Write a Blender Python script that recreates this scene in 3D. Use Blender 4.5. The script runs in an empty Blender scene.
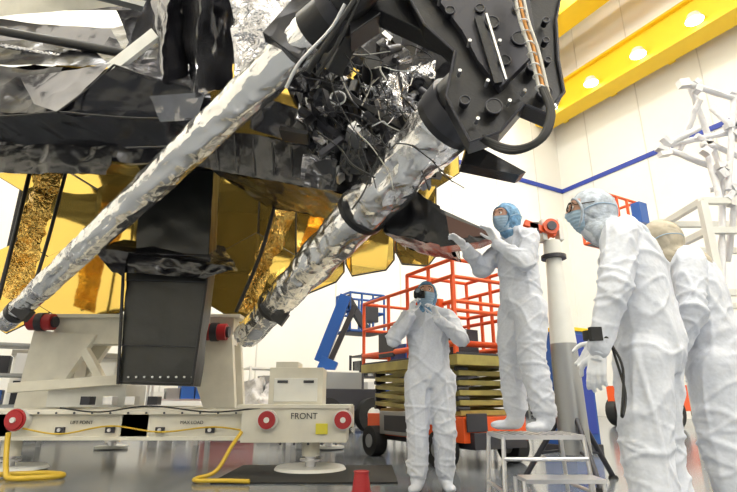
import bpy, bmesh, math, random
from mathutils import Vector, Matrix, noise
random.seed(7)
scn=bpy.context.scene
F=500.0; PITCH=math.radians(17.1); CH=0.75
cp,sp=math.cos(PITCH),math.sin(PITCH)
def S(u,v,Y):
    """survey: point at real distance Y (m) in the hall, measured from the photo"""
    k=246-v; t=Y/(F*cp-k*sp)
    return Vector(((u-368.5)*t,Y,CH+(F*sp+k*cp)*t))
V=Vector
# ------------------------------------------------------------ materials
def M(name,col,rough=.5,metal=0,bs=0,bst=0,var=0,vs=4,emit=0,kind='noise',coat=0,dist=.02):
    m=bpy.data.materials.new(name); m.use_nodes=True; nt=m.node_tree; N=nt.nodes; L=nt.links
    b=N['Principled BSDF']; b.inputs['Base Color'].default_value=(*col,1)
    b.inputs['Roughness'].default_value=rough; b.inputs['Metallic'].default_value=metal
    if coat: b.inputs['Coat Weight'].default_value=coat; b.inputs['Coat Roughness'].default_value=.15
    tc=N.new('ShaderNodeTexCoord')
    if emit:
        b.inputs['Emission Color'].default_value=(*col,1); b.inputs['Emission Strength'].default_value=emit
    if var:
        n=N.new('ShaderNodeTexNoise'); n.inputs['Scale'].default_value=vs; n.inputs['Detail'].default_value=4
        L.new(tc.outputs['Object'],n.inputs['Vector'])
        r=N.new('ShaderNodeValToRGB'); r.color_ramp.elements[0].position=.3; r.color_ramp.elements[1].position=.7
        r.color_ramp.elements[0].color=(*[max(0,c*(1-var)) for c in col],1)
        r.color_ramp.elements[1].color=(*[min(1,c*(1+var)) for c in col],1)
        L.new(n.outputs['Fac'],r.inputs['Fac']); L.new(r.outputs['Color'],b.inputs['Base Color'])
    if bs:
        n=N.new('ShaderNodeTexNoise'); n.inputs['Scale'].default_value=bs; n.inputs['Detail'].default_value=3
        L.new(tc.outputs['Object'],n.inputs['Vector'])
        src=n.outputs['Fac']
        if kind=='foil':
            n.inputs['Scale'].default_value=bs*.5
            mx=N.new('ShaderNodeVectorMath'); mx.operation='MULTIPLY_ADD'
            mx.inputs[1].default_value=(.35,.35,.35); L.new(n.outputs['Color'],mx.inputs[0]); L.new(tc.outputs['Object'],mx.inputs[2])
            vo=N.new('ShaderNodeTexVoronoi'); vo.feature='F1'; vo.inputs['Scale'].default_value=bs
            L.new(mx.outputs[0],vo.inputs['Vector']); src=vo.outputs['Distance']
        bp=N.new('ShaderNodeBump'); bp.inputs['Strength'].default_value=bst; bp.inputs['Distance'].default_value=dist
        L.new(src,bp.inputs['Height']); L.new(bp.outputs['Normal'],b.inputs['Normal'])
    return m
silver=M('silver_foil',(.90,.90,.91),.20,.97,5.5,.75,kind='foil',dist=.03)
silver2=M('crinkled_silver',(.62,.62,.65),.22,.95,12,.8,kind='foil',dist=.03)
silver3=M('grey_silver_film',(.27,.27,.29),.20,.9,3.5,.55,kind='foil',dist=.05)
gold=M('gold_mirror',(1.0,.70,.17),.06,.88,1.6,.10)
goldfoil=M('gold_foil',(1,.66,.18),.26,.95,14,.9,kind='foil',dist=.03)
black=M('black_blanket',(.010,.010,.012),.27,0,3,.6,kind='foil',dist=.05,coat=.3)
black2=M('black_film',(.024,.024,.029),.24,.5,2.8,.55,kind='foil',dist=.06,coat=.15)
blackm=M('black_composite',(.011,.011,.013),.38,0,60,.1)
boxm=M('black_kapton_sheet',(.014,.015,.014),.36,0,5,.4,coat=.1)
grey=M('grey_metal',(.35,.36,.37),.35,.7)
dgrey=M('dark_grey_metal',(.05,.05,.06),.42,.4)
alum=M('aluminium',(.7,.7,.72),.3,.9,20,.05)
wht=M('white_paint',(.74,.74,.70),.4,0,3,.05,var=.06)
whtw=M('white_wrap',(.74,.74,.77),.4,0,8,.7,kind='foil')
cream=M('cream_paint',(.72,.69,.59),.4,0,var=.08)
red=M('red_paint',(.40,.02,.025),.4)
orange=M('orange_paint',(.80,.10,.015),.4)
olive=M('olive_paint',(.36,.30,.08),.45,var=.25)
blue=M('blue_paint',(.015,.09,.36),.4)
bstripe=M('blue_stripe',(.02,.05,.36),.5)
yel=M('yellow_paint',(.92,.60,.015),.5,var=.05,vs=.6)
yelh=M('yellow_hose',(.6,.40,.03),.4)
rubber=M('rubber',(.013,.013,.013),.7)
wirew=M('white_wire',(.6,.58,.53),.5)
wireb=M('black_wire',(.010,.010,.010),.45)
copper=M('amber_tape',(.6,.28,.08),.35,.3)
lamp=M('lamp_glow',(1,.98,.9),.5,emit=8)
skin=M('skin',(.50,.28,.20),.5)
eyew=M('eye_white',(.8,.8,.8),.3); eyed=M('eye_dark',(.05,.03,.02),.2)
maskm=M('face_mask',(.36,.50,.64),.7,bs=40,bst=.2)
hoodb=M('blue_hood',(.15,.31,.50),.75,bs=25,bst=.6,var=.5,vs=26)
hoodg=M('grey_hood',(.46,.51,.58),.75,bs=25,bst=.6,var=.3,vs=26)
hoodt=M('beige_hood',(.46,.41,.32),.8,bs=14,bst=.4,var=.16,vs=14)
glove=M('glove',(.74,.76,.80),.5,bs=30,bst=.1)
glass=M('goggles',(.15,.18,.22),.08,.2)
suit=M('cleanroom_suit',(.62,.65,.72),.72,0,8,.7,dist=.02,var=.05,vs=60)
# ------------------------------------------------------------ builder
class B:
    def __init__(s,name): s.n=name;s.v=[];s.f=[];s.m=[];s.mats=[];s.sm=[]
    def add(s,vs,fs,mat,smooth=False):
        if mat not in s.mats: s.mats.append(mat)
        i=s.mats.index(mat); o=len(s.v); s.v+=[V(p) for p in vs]
        for f in fs: s.f.append([o+j for j in f]); s.m.append(i); s.sm.append(smooth)
    def box(s,c,size,mat,R=None):
        c=V(c);R=R or Matrix.Identity(3);h=[x/2 for x in size]
        vs=[c+R@V((sx*h[0],sy*h[1],sz*h[2])) for sx in(-1,1) for sy in(-1,1) for sz in(-1,1)]
        s.add(vs,[(0,1,3,2),(4,6,7,5),(0,4,5,1),(2,3,7,6),(0,2,6,4),(1,5,7,3)],mat)
    def beam(s,p0,p1,w,h,mat,up=V((0,0,1))):
        p0=V(p0);p1=V(p1);d=(p1-p0);l=d.length;d.normalize()
        if abs(d.dot(up))>.98: up=V((0,1,0))
        x=d.cross(up).normalized();z=x.cross(d)
        R=Matrix((x,d,z)).transposed(); s.box((p0+p1)/2,(w,l,h),mat,R)
    def ring(s,c,x,y,r,seg): return [c+x*math.cos(2*math.pi*i/seg)*r+y*math.sin(2*math.pi*i/seg)*r for i in range(seg)]
    def cyl(s,p0,p1,r0,r1,mat,seg=16):
        p0=V(p0);p1=V(p1);d=(p1-p0).normalized();x=d.orthogonal().normalized();y=d.cross(x)
        vs=s.ring(p0,x,y,r0,seg)+s.ring(p1,x,y,r1,seg)
        s.add(vs,[(i,(i+1)%seg,seg+(i+1)%seg,seg+i) for i in range(seg)],mat,True)
        s.add(vs[:seg],[tuple(range(seg))[::-1]],mat); s.add(vs[seg:],[tuple(range(seg))],mat)
    def pipe(s,pts,r,mat,seg=8,curve=True):
        pts=[V(p) for p in pts]
        if curve and len(pts)>2:
            q=[]
            P=[pts[0]*2-pts[1]]+pts+[pts[-1]*2-pts[-2]]
            for i in range(1,len(P)-2):
                for j in range(6):
                    t=j/6;a,b,c,d=P[i-1],P[i],P[i+1],P[i+2]
                    q.append(.5*((2*b)+(c-a)*t+(2*a-5*b+4*c-d)*t*t+(3*b-a-3*c+d)*t**3))
            q.append(pts[-1]);pts=q
        x=None;vs=[]
        for i,p in enumerate(pts):
            d=(pts[min(i+1,len(pts)-1)]-pts[max(i-1,0)]).normalized()
            x=(d.orthogonal() if x is None else x-d*x.dot(d)).normalized();y=d.cross(x)
            vs+=s.ring(p,x,y,r,seg)
        fs=[(k*seg+i,k*seg+(i+1)%seg,(k+1)*seg+(i+1)%seg,(k+1)*seg+i) for k in range(len(pts)-1) for i in range(seg)]
        s.add(vs,fs,mat,True)
    def prism(s,pts,ext,mat):
        pts=[V(p) for p in pts];n=len(pts);e=V(ext);vs=pts+[p+e for p in pts]
        s.add(vs,[tuple(range(n)),tuple(range(n,2*n))[::-1]]+[(i,i+n,(i+1)%n+n,(i+1)%n) for i in range(n)],mat)
    def sphere(s,c,r,mat,R=None,seg=16,rg=10):
        c=V(c); r=(r,r,r) if not hasattr(r,'__len__') else r; R=R or Matrix.Identity(3)
        vs=[];fs=[]
        for j in range(rg+1):
            a=math.pi*j/rg
            for i in range(seg):
                b=2*math.pi*i/seg
                vs.append(c+R@V((math.sin(a)*math.cos(b)*r[0],math.sin(a)*math.sin(b)*r[1],math.cos(a)*r[2])))
        for j in range(rg):
            for i in range(seg): fs.append((j*seg+i,(j+1)*seg+i,(j+1)*seg+(i+1)%seg,j*seg+(i+1)%seg))
        s.add(vs,fs,mat,True)
    def torus(s,c,ax,R,r,mat,seg=24):
        c=V(c);ax=V(ax).normalized();x=ax.orthogonal().normalized();y=ax.cross(x)
        pts=[c+x*math.cos(2*math.pi*i/seg)*R+y*math.sin(2*math.pi*i/seg)*R for i in range(seg+1)]
        s.pipe(pts,r,mat,6,False)
    def patch(s,a,b,c,d,nu,nv,amp,freq,mat,seed=0,smooth=True,thick=.0):
        a,b,c,d=V(a),V(b),V(c),V(d);n=(b-a).cross(d-a).normalized();vs=[]
        for j in range(nv+1):
            for i in range(nu+1):
                u=i/nu;w=j/nv;p=(a*(1-u)+b*u)*(1-w)+(d*(1-u)+c*u)*w
                q=p*freq+V((seed,seed*1.7,0))
                h=noise.noise(q)*amp+(abs(noise.noise(q*2.3))-.25)*amp*.9
                vs.append(p+n*h)
        fs=[(j*(nu+1)+i,j*(nu+1)+i+1,(j+1)*(nu+1)+i+1,(j+1)*(nu+1)+i) for j in range(nv) for i in range(nu)]
        s.add(vs,fs,mat,smooth)
    def foiltube(s,p0,p1,r0,r1,mat,seg=40,n=90,amp=.06,seed=0):
        p0=V(p0);p1=V(p1);d=(p1-p0);L=d.length;d.normalize();x=d.orthogonal().normalized();y=d.cross(x);vs=[]
        for j in range(n+1):
            t=j/n;c=p0.lerp(p1,t);r=r0*(1-t)+r1*t
            for i in range(seg):
                a=2*math.pi*i/seg;q=x*math.cos(a)+y*math.sin(a)
                s1=noise.noise(V((math.cos(a)*2.2,math.sin(a)*2.2,t*L*3))+V((seed,0,0)))
                s2=abs(noise.noise(V((math.cos(a)*2.4,math.sin(a)*2.4,t*L*4+a*1.5))+V((0,seed,0))))
                vs.append(c+q*r*(1+amp*s1-amp*1.4*s2))
        s.add(vs,[(j*seg+i,j*seg+(i+1)%seg,(j+1)*seg+(i+1)%seg,(j+1)*seg+i) for j in range(n) for i in range(seg)],mat,True)
        s.add(vs[:seg],[tuple(range(seg))],mat);s.add(vs[-seg:],[tuple(range(seg))],mat)
    def done(s,parent=None,bevel=0,solid=0):
        me=bpy.data.meshes.new(s.n)
        lo=V([min(p[i] for p in s.v) for i in range(3)]);hi=V([max(p[i] for p in s.v) for i in range(3)])
        o=V(((lo.x+hi.x)/2,(lo.y+hi.y)/2,lo.z))
        me.from_pydata([p-o for p in s.v],[],s.f)
        for m in s.mats: me.materials.append(m)
        me.polygons.foreach_set('material_index',s.m);me.polygons.foreach_set('use_smooth',s.sm);me.update()
        ob=bpy.data.objects.new(s.n,me);scn.collection.objects.link(ob)
        if parent: ob.parent=parent; ob.location=o-parent.location
        else: ob.location=o
        if solid:
            md=ob.modifiers.new('t','SOLIDIFY');md.thickness=solid
        if bevel:
            md=ob.modifiers.new('b','BEVEL');md.width=bevel;md.segments=2;md.limit_method='ANGLE'
        return ob
def empty(name,loc):
    e=bpy.data.objects.new(name,None);e.location=loc;e.empty_display_size=.2;scn.collection.objects.link(e);return e
# ------------------------------------------------------------ room
d1=V((.869,.495,0)).normalized(); d2=V((-d1.y,d1.x,0)); CN=V((10.9,26,0))
def R(a,b,z=0): return CN-d1*a-d2*b+V((0,0,z))
RM=Matrix((d1,d2,V((0,0,1)))).transposed()
HT=22
def floor_mat():
    m=M('floor_tiles',(.30,.315,.33),.14,0,1.2,.03,var=.12,vs=1.2); nt=m.node_tree;N=nt.nodes;L=nt.links;b=N['Principled BSDF']
    tc=N.new('ShaderNodeTexCoord');mp=N.new('ShaderNodeMapping');mp.inputs['Rotation'].default_value=(0,0,-math.atan2(d1.y,d1.x))
    L.new(tc.outputs['Object'],mp.inputs[0]);br=N.new('ShaderNodeTexBrick');br.offset=0;br.inputs['Scale'].default_value=1
    br.inputs['Brick Width'].default_value=1.2;br.inputs['Row Height'].default_value=1.2;br.inputs['Mortar Size'].default_value=.006
    br.inputs['Color1'].default_value=(.165,.18,.20,1);br.inputs['Color2'].default_value=(.15,.165,.185,1);br.inputs['Mortar'].default_value=(.08,.09,.10,1)
    L.new(mp.outputs[0],br.inputs['Vector']);L.new(br.outputs['Color'],b.inputs['Base Color']);return m
flm=floor_mat()
wallm=M('wall_panel',(.83,.82,.78),.6,0,.5,.02,var=.03,vs=.3)
seam=M('seam',(.66,.65,.61),.6)
ceilm=M('ceiling_panel',(.82,.74,.50),.6,var=.05,vs=.3)
b=B('floor');b.box(R(18,15,-.1),(40,34,.2),flm,RM);b.done()
b=B('wall_back');b.box(R(18,-.15,HT/2),(36.6,.3,HT),wallm,RM)
for a in range(2,36,3): b.box(R(a,.01,HT/2),(.04,.03,HT),seam,RM)
b.done()
b=B('wall_right');b.box(R(-.15,15,HT/2),(.3,30.6,HT),wallm,RM)
for a in range(2,30,3): b.box(R(.01,a,HT/2),(.03,.04,HT),seam,RM)
b.done()
b=B('wall_left');b.box(R(36.15,15,HT/2),(.3,30.6,HT),wallm,RM);b.box(R(35.98,15,7),(.05,8,3),dgrey,RM);b.done()  # dark panel added on this unseen wall so the mirrors have something to reflect
b=B('wall_rear');b.box(R(18,30.15,HT/2),(36.6,.3,HT),wallm,RM);b.box(R(18,29.98,6.5),(20,.05,1.2),dgrey,RM)  # dark strip added out of view to vary reflections in foil and mirrors
for a in (5,16,31): b.box(R(a,29.96,1.8),(2.4,.06,3.6),grey,RM)
b.done()
b=B('trim_1');b.box(R(18,.04,11.93),(36,.08,.22),bstripe,RM);b.done()
b=B('trim_2');b.box(R(.04,15,11.93),(.08,30,.22),bstripe,RM);b.done()
b=B('baseboard_back');b.box(R(18,.05,.15),(36,.1,.3),dgrey,RM);b.done()
b=B('ceiling');b.box(R(18,15,HT+.15),(36.6,30.6,.3),ceilm,RM);b.done()
b=B('crane_runway_beam')
b.box(R(1.3,15,16.4),(.7,29.6,1.6),yel,RM);b.box(R(1.3,15,15.55),(1.1,29.6,.12),yel,RM);b.box(R(1.3,15,17.2),(1.1,29.6,.12),yel,RM)
for a in range(1,30,3): b.box(R(.65,a,16.2),(1.0,.3,.8),yel,RM)
for i,a in enumerate([1.5,4,6.5,9,11.5]):
    c=R(2.0,a,15.9);b.cyl(c,c+V((0,0,.3)),.36,.22,wht,24);b.cyl(c-V((0,0,.03)),c,.33,.33,lamp,24)
    b.beam(c+V((0,0,.25)),R(1.4,a,16.3),.1,.1,yel)
b.done()
b=B('bridge_crane_girder')
b.box(R(4.2,15,19.2),(.9,29.6,1.7),yel,RM);b.box(R(4.2,15,18.3),(1.3,29.6,.12),yel,RM)
b.box(R(2.4,15,20.7),(1.6,29.6,.5),yel,RM)
for a in range(2,30,4): b.box(R(4.2,a,20.5),(.5,.5,1.2),yel,RM)
b.done()
b=B('ceiling_light_fixtures')
for a in (7,13,19,25,31):
    for c in (4,10,16,22,27): b.box(R(a,c,HT-.13),(3.2,1.2,.12),lamp,RM)
b.done()
for a in (6,14,22,30):
    for c in (6,15,24):
        l=bpy.data.lights.new('hall_light','AREA');l.shape='RECTANGLE';l.size=2.2;l.size_y=2.2;l.energy=(900 if a<20 else 560);l.color=(1,.98,.94)
        o=bpy.data.objects.new('hall_light',l);o.location=R(a,c,HT-.5);scn.collection.objects.link(o)
l=bpy.data.lights.new('added_fill_light','AREA');l.size=1.2;l.energy=230;l.color=(1,.98,.95)  # added fill light from behind the camera side, not a fixture of the hall
o=bpy.data.objects.new('added_fill_light',l);o.location=(5.5,-5,6.5);o.rotation_euler=(V((-1,6,1.5))-V(o.location)).to_track_quat('-Z','Y').to_euler();scn.collection.objects.link(o)
w=bpy.data.worlds.new('World');scn.world=w;w.use_nodes=True
w.node_tree.nodes['Background'].inputs[0].default_value=(1,.985,.96,1);w.node_tree.nodes['Background'].inputs[1].default_value=.5
# ------------------------------------------------------------ space telescope
T=empty('space_telescope',S(200,200,5.5)*1.0)
def part(name): return B(name)
b=part('foil_strut_1');p0=S(318,28,3.0);p1=S(6,322,7.0);b.foiltube(p0,p1,.165,.14,silver,seed=1,n=140,amp=.11)
for t in (.62,.8,.93):
    c=p0.lerp(p1,t);dd=(p1-p0).normalized();b.cyl(c-dd*.07,c+dd*.07,.152,.15,blackm if t>.9 else silver2,24)
b.done(T)
b=part('foil_strut_2');q0=S(448,120,3.35);q1=S(246,336,6.6);b.foiltube(q0,q1,.25,.17,silver,seed=5,n=140,amp=.12)
dd=(q1-q0).normalized()
for t,rr in ((.30,.24),(.78,.2)):
    c=q0.lerp(q1,t);b.cyl(c-dd*.03,c+dd*.03,rr,rr,blackm,28)
b.done(T)
b=part('strut_clips')
for pp in (p0.lerp(p1,.9),q0.lerp(q1,.8)):
    b.box(pp+V((.1,-.12,-.1)),(.22,.1,.16),blackm,Matrix.Rotation(.6,3,'Y'));b.box(pp+V((.2,-.12,.05)),(.1,.1,.14),dgrey)
b.done(T)
b=part('black_blanket_body')
b.patch(S(-60,62,5.6),S(205,70,5.0),S(222,168,5.0),S(-60,152,5.6),60,30,.11,1.3,black2,1)
b.patch(S(-60,58,5.6),S(205,70,5.0),S(235,20,6.5),S(-60,40,8.0),30,16,.08,1.6,black,2)
b.patch(S(-60,152,5.5),S(222,168,5.0),S(240,176,7.6),S(-60,172,7.6),40,20,.08,1.6,black,3)
b.patch(S(-60,143,5.35),S(120,147,5.1),S(105,174,5.05),S(-60,172,5.35),40,10,.07,2.6,black,4)
b.patch(S(-60,66,5.2),S(64,68,4.8),S(52,112,4.7),S(-60,116,5.1),24,14,.08,1.8,black2,17)
b.patch(S(58,112,4.55),S(114,66,4.35),S(206,92,4.35),S(192,120,4.55),24,14,.06,2,black2,5)
b.patch(S(114,66,4.35),S(150,58,4.9),S(222,70,4.9),S(206,92,4.35),24,10,.06,2,silver3,5)
b.patch(S(-60,118,5.0),S(58,112,4.6),S(130,146,4.9),S(-60,142,5.3),24,10,.06,2,black2,6)
b.patch(S(60,114,4.6),S(192,120,4.55),S(226,140,4.7),S(126,148,4.9),24,12,.09,2,black2,16)
b.patch(S(22,78,4.65),S(112,64,4.45),S(58,112,4.5),S(34,104,4.7),16,12,.04,1.8,silver3,18)
b.patch(S(150,96,4.25),S(206,92,4.2),S(196,120,4.35),S(160,122,4.4),12,8,.05,3,silver3,19)
for (a,bb_) in (((58,112),(114,65)),((60,112),(192,119)),((114,65),(206,92)),((126,148),(226,140)),((-60,117),(58,112))):
    b.pipe([S(*a,4.42),S((a[0]+bb_[0])/2,(a[1]+bb_[1])/2+2,4.45),S(*bb_,4.38)],.012,black,6)
b.done(T)
b=part('folded_film_curtain')
xs=[(150,-30,4.4),(170,-30,4.1),(182,-30,4.5),(200,-30,4.0),(216,-30,4.4),(238,-30,4.0),(256,-30,4.3)]
xb=[(158,62,4.5),(164,84,4.3),(186,88,4.6),(196,98,4.2),(214,90,4.5),(232,86,4.2),(262,50,4.3)]
for i in range(6): b.patch(S(*xs[i]),S(*xs[i+1]),S(*xb[i+1]),S(*xb[i]),8,22,.055,3,(silver3,black2,silver3,silver3,black2,silver2)[i],i)
b.patch(S(228,-30,3.9),S(300,-30,3.8),S(292,44,3.8),S(236,78,4.0),20,24,.12,3,silver2,20)
b.patch(S(120,60,4.6),S(160,-30,4.5),S(172,-30,4.9),S(140,66,5.0),10,20,.05,3,silver3,21)
b.done(T)
b=part('upper_panels')
b.patch(S(-60,-40,5.8),S(150,-40,5.2),S(150,8,5.4),S(-60,14,6.0),30,10,.05,1.2,silver3,7)
b.patch(S(-60,-20,5.6),S(70,-24,5.2),S(120,6,5.3),S(-60,22,5.7),30,10,.04,1.2,cream,7)
b.patch(S(-60,14,5.9),S(112,30,5.4),S(124,52,5.4),S(-60,44,5.9),20,6,.03,1.2,silver3,8)
b.patch(S(-60,36,5.7),S(90,46,5.2),S(110,66,4.9),S(-60,64,5.3),20,6,.04,1.2,black2,9)
b.pipe([S(-60,20,5.2),S(40,38,5.2),S(128,54,5.0)],.055,blackm,12,False)
b.pipe([S(-60,34,5.3),S(60,56,5.2),S(150,70,5.0)],.03,silver2,10,False)
b.beam(S(40,-20,5.2),S(150,8,5.0),.12,.08,grey)
b.beam(S(110,70,4.6),S(156,34,4.5),.05,.16,wht)
b.patch(S(100,-30,6),S(350,-40,5),S(350,60,5),S(140,70,5.8),30,20,.1,1.6,black2,9)
b.patch(S(340,-40,4.6),S(470,-40,4.2),S(462,110,4.4),S(330,60,4.8),30,20,.1,1.8,black2,10)
b.done(T)
b=part('quilted_pallet')
def hexa(a,bb,c,d,back,n,mat,amp=.05):
    a2,b2,c2,d2_=[p+back for p in (a,bb,c,d)]
    b.patch(a,bb,c,d,n,10,amp,3,mat,11);b.patch(d,c,c2,d2_,n,8,amp,3,mat,12);b.patch(a2,b2,bb,a,n,8,amp,3,mat,13);b.patch(bb,b2,c2,c,6,6,amp,3,mat,14);b.patch(a,a2,d2_,d,6,6,amp,3,mat,14);b.patch(a2,b2,c2,d2_,n,8,amp,3,mat,15)
hexa(S(205,126,4.9),S(382,160,4.5),S(388,202,4.45),S(212,170,4.9),V((.3,1.3,.1)),50,black)
hexa(S(376,172,4.4),S(440,206,4.15),S(446,246,4.1),S(384,232,4.4),V((.3,.9,.1)),20,black)
for t in range(9):
    u=215+t*19;v=131+t*4;b.pipe([S(u,v,4.83-t*.035),S(u+2,v+36,4.83-t*.035)],.008,wireb,6)
b.done(T)
b=part('pointed_wing')
b.prism([S(430,204,4.1),S(496,234,3.88),S(478,242,3.88),S(440,247,4.05)],V((.1,.35,.05)),black)
b.prism([S(446,216,4.0),S(494,235,3.85),S(450,240,4.0)],V((0,-.015,0)),M('copper_sheen',(.12,.07,.06),.25,.6))
b.prism([S(468,140,3.4),S(526,172,3.4),S(520,175,3.4),S(462,163,3.4)],V((0,.15,0)),black)
b.done(T)
b=part('black_joint_plate')
pl=[(388,-40),(568,-40),(556,20),(558,60),(564,92),(548,114),(524,104),(500,132),(470,142),(446,96),(455,52),(424,24)]
Yp=2.75
b.prism([S(u,v,Yp) for u,v in pl],V((.02,.16,0)),blackm)
rim=[S(u,v,Yp-.015) for u,v in pl];b.pipe(rim+[rim[0]],.012,dgrey,6,False)
pl2=[(408,-40),(548,-40),(530,0),(538,50),(500,88),(478,60),(462,30)]
b.prism([S(u,v,Yp-.06) for u,v in pl2],V((.01,.07,0)),dgrey)
for u,v,r in ((492,22,.045),(520,38,.05),(534,66,.04),(505,60,.035),(480,8,.03),(545,92,.045),(450,10,.03),(518,8,.03),(494,106,.05),(465,100,.03),(546,40,.02),(548,60,.02),(546,20,.02)):
    c=S(u,v,Yp-.075);b.cyl(c,c+V((0,.05,0)),r,r,blackm,20);b.torus(c,(0,1,0),r,.006,dgrey)
for u,v in ((470,40),(500,40),(488,80),(525,90),(478,118),(510,100),(440,-2),(555,105),(460,70)):
    c=S(u,v,Yp-.09);b.cyl(c,c+V((0,.06,0)),.012,.012,alum,8)
b.beam(S(478,18,Yp-.08),S(498,84,Yp-.08),.05,.03,blackm,V((0,1,0)));b.beam(S(486,14,Yp-.1),S(506,80,Yp-.1),.015,.02,alum,V((0,1,0)))
b.done(T,bevel=.006)
b=part('strut_sleeves')
b.cyl(q0+(q0-q1).normalized()*.55,q0-(q0-q1).normalized()*.04,.20,.26,blackm,32)
b.cyl(q0+(q0-q1).normalized()*.16,q0+(q0-q1).normalized()*.02,.268,.268,dgrey,32)
b.cyl(p0+(p0-p1).normalized()*.7,p0-(p0-p1).normalized()*.05,.12,.172,blackm,32)
b.cyl(p0+(p0-p1).normalized()*.25,p0+(p0-p1).normalized()*.15,.18,.18,dgrey,32)
b.beam(S(345,-10,2.9),S(452,40,2.95),.16,.2,blackm)
b.beam(S(300,-10,3.3),S(345,40,3.3),.14,.2,dgrey)
b.beam(S(350,30,3.3),S(330,70,3.5),.14,.2,blackm)
b.prism([S(346,-20,2.85),S(400,-30,2.85),S(380,14,2.85),S(350,34,2.85)],V((0,.2,0)),blackm)
b.prism([S(262,32,3.0),S(318,-30,3.0),S(344,-20,3.0),S(300,60,3.0)],V((0,.1,0)),black2)
b.done(T,bevel=.008)
b=part('wire_harness')
for i in range(3):
    o=i*4; b.pipe([S(512+o,-20,2.55),S(520+o,20,2.53),S(530+o,50,2.53),S(540+o,92,2.53)],.011,(wirew,copper,wirew)[i],6)
for j in range(9):
    c=S(518+j*2.8,0+j*11,2.53);b.torus(c,(0.2,0,1),.026,.005,wirew if j%2 else alum,12)
for i in range(3):
    b.pipe([S(541+i*2,88,2.52),S(549+i*2,112,2.5),S(540+i*2,138,2.5),S(515,148+i*2,2.55),S(488,140+i*2,2.7),S(470,128,3.0)],.016,wireb,8)
b.pipe([S(345,4,2.6),S(330,30,2.7),S(300,62,2.8),S(286,88,2.9)],.012,alum,8)
b.pipe([S(355,0,2.65),S(322,50,2.75),S(308,72,2.85)],.02,wireb,8)
b.pipe([S(362,-6,2.65),S(336,46,2.75),S(316,76,2.85)],.014,wireb,8)
b.done(T)
b=part('mechanism_cluster')
rr=random.Random(3)
for i in range(90):
    u=rr.uniform(290,440);v=rr.uniform(25,180)
    if v>60+(u-285)*.9+75: continue
    Y=rr.uniform(3.6,4.4);c=S(u,v,Y);m=rr.choice([blackm,blackm,dgrey,dgrey,alum,black,black2,silver3])
    Rr=Matrix.Rotation(rr.choice([.8,.8,-.7,.2]),3,'Y')@Matrix.Rotation(rr.uniform(-.3,.3),3,'X')
    if i%4==0: d=Rr@V((0,.03,rr.uniform(.04,.12)));b.cyl(c-d,c+d,rr.uniform(.02,.05),rr.uniform(.02,.05),m,16)
    else: b.box(c,(rr.uniform(.05,.26),rr.uniform(.05,.2),rr.uniform(.02,.10)),m,Rr)
for i in range(80):
    u=rr.uniform(285,420);v=rr.uniform(45,150);Y=rr.uniform(3.3,4.0);pts=[];du=rr.uniform(-6,20);dv=rr.uniform(-4,22)
    for k in range(4): pts.append(S(u,v,Y));u+=du+rr.uniform(-8,8);v+=dv+rr.uniform(-8,8)
    b.pipe(pts,rr.choice([.004,.005,.007]),rr.choice([wireb,wireb,wireb,wirew,dgrey,alum,wireb]),6)
for i in range(16):
    u=rr.uniform(295,430);v=rr.uniform(60,170);Y=rr.uniform(3.6,4.2);w=rr.uniform(14,30)
    b.patch(S(u,v,Y),S(u+w,v+rr.uniform(-5,5),Y),S(u+w,v+w,Y+.1),S(u-3,v+w*.8,Y),8,8,.06,8,rr.choice([silver3,black2,black]),i)
b.patch(S(300,60,4.4),S(440,110,4.2),S(430,190,4.3),S(330,180,4.5),30,20,.16,3,black2,31)
b.patch(S(255,95,4.2),S(335,120,4.1),S(345,160,4.3),S(250,128,4.4),20,10,.1,4,black2,33)
b.patch(S(360,84,3.7),S(398,72,3.7),S(404,132,3.8),S(362,150,3.9),20,24,.14,5,silver2,35)
b.patch(S(400,70,3.8),S(436,60,3.8),S(432,100,3.9),S(404,120,3.9),16,16,.12,5,silver2,37)
b.patch(S(270,30,3.5),S(330,30,3.5),S(322,86,3.6),S(290,96,3.6),16,16,.12,5,black2,38)
c=S(338,98,3.6);b.sphere(c,.05,dgrey);b.torus(c,(0,1,0),.06,.01,alum)
c=S(372,62,3.5);b.cyl(c,c+V((0,.2,0)),.07,.09,blackm,20)
for k in range(5): b.beam(S(290+k*28,60+k*14,3.7),S(304+k*28,104+k*14,3.8),.05,.05,[blackm,dgrey][k%2])
b.beam(S(300,70,3.6),S(440,150,3.8),.05,.05,blackm);b.beam(S(300,110,3.9),S(400,180,4.0),.06,.06,dgrey)
b.done(T)
b=part('tapered_dark_box')
def frustum(tl,tr,bl,br,Yt,Yb,dep,mat,n=10):
    A=S(*tl,Yt);Bp=S(*tr,Yt);C=S(*br,Yb);D=S(*bl,Yb);e=V((0,dep,0))
    b.patch(A,Bp,C,D,n,n*2,.03,4,mat,1);b.patch(Bp,Bp+e,C+e,C,n,n,.02,3,mat,2);b.patch(A+e,A,D,D+e,n,n,.02,3,mat,2)
    b.patch(D,C,C+e,D+e,4,4,.01,3,mat,2);b.patch(A+e,Bp+e,C+e,D+e,4,4,.01,3,mat,2)
frustum((140,165),(214,165),(136,258),(208,262),6.3,6.3,.3,boxm)
frustum((128,252),(210,256),(120,384),(192,386),6.1,6.1,.3,boxm)
for t in (.0,.2,.7,.98):
    b.pipe([S(127-8*t,254+130*t,6.07),S(210-18*t,256+130*t,6.07)],.006,dgrey,6)
for (u0,u1) in ((124,118),(210,192)):
    b.pipe([S(u0,258,6.05),S(u1,384,6.05)],.02,blackm,6)
for t in range(9): c=S(128+t*8,377,6.05);b.cyl(c,c+V((0,.02,0)),.012,.012,alum,8)
b.done(T)
b=part('skirt_flange')
b.patch(S(92,248,6.0),S(124,240,6.8),S(224,246,6.8),S(238,268,5.9),30,8,.05,3,black,1)
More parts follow.
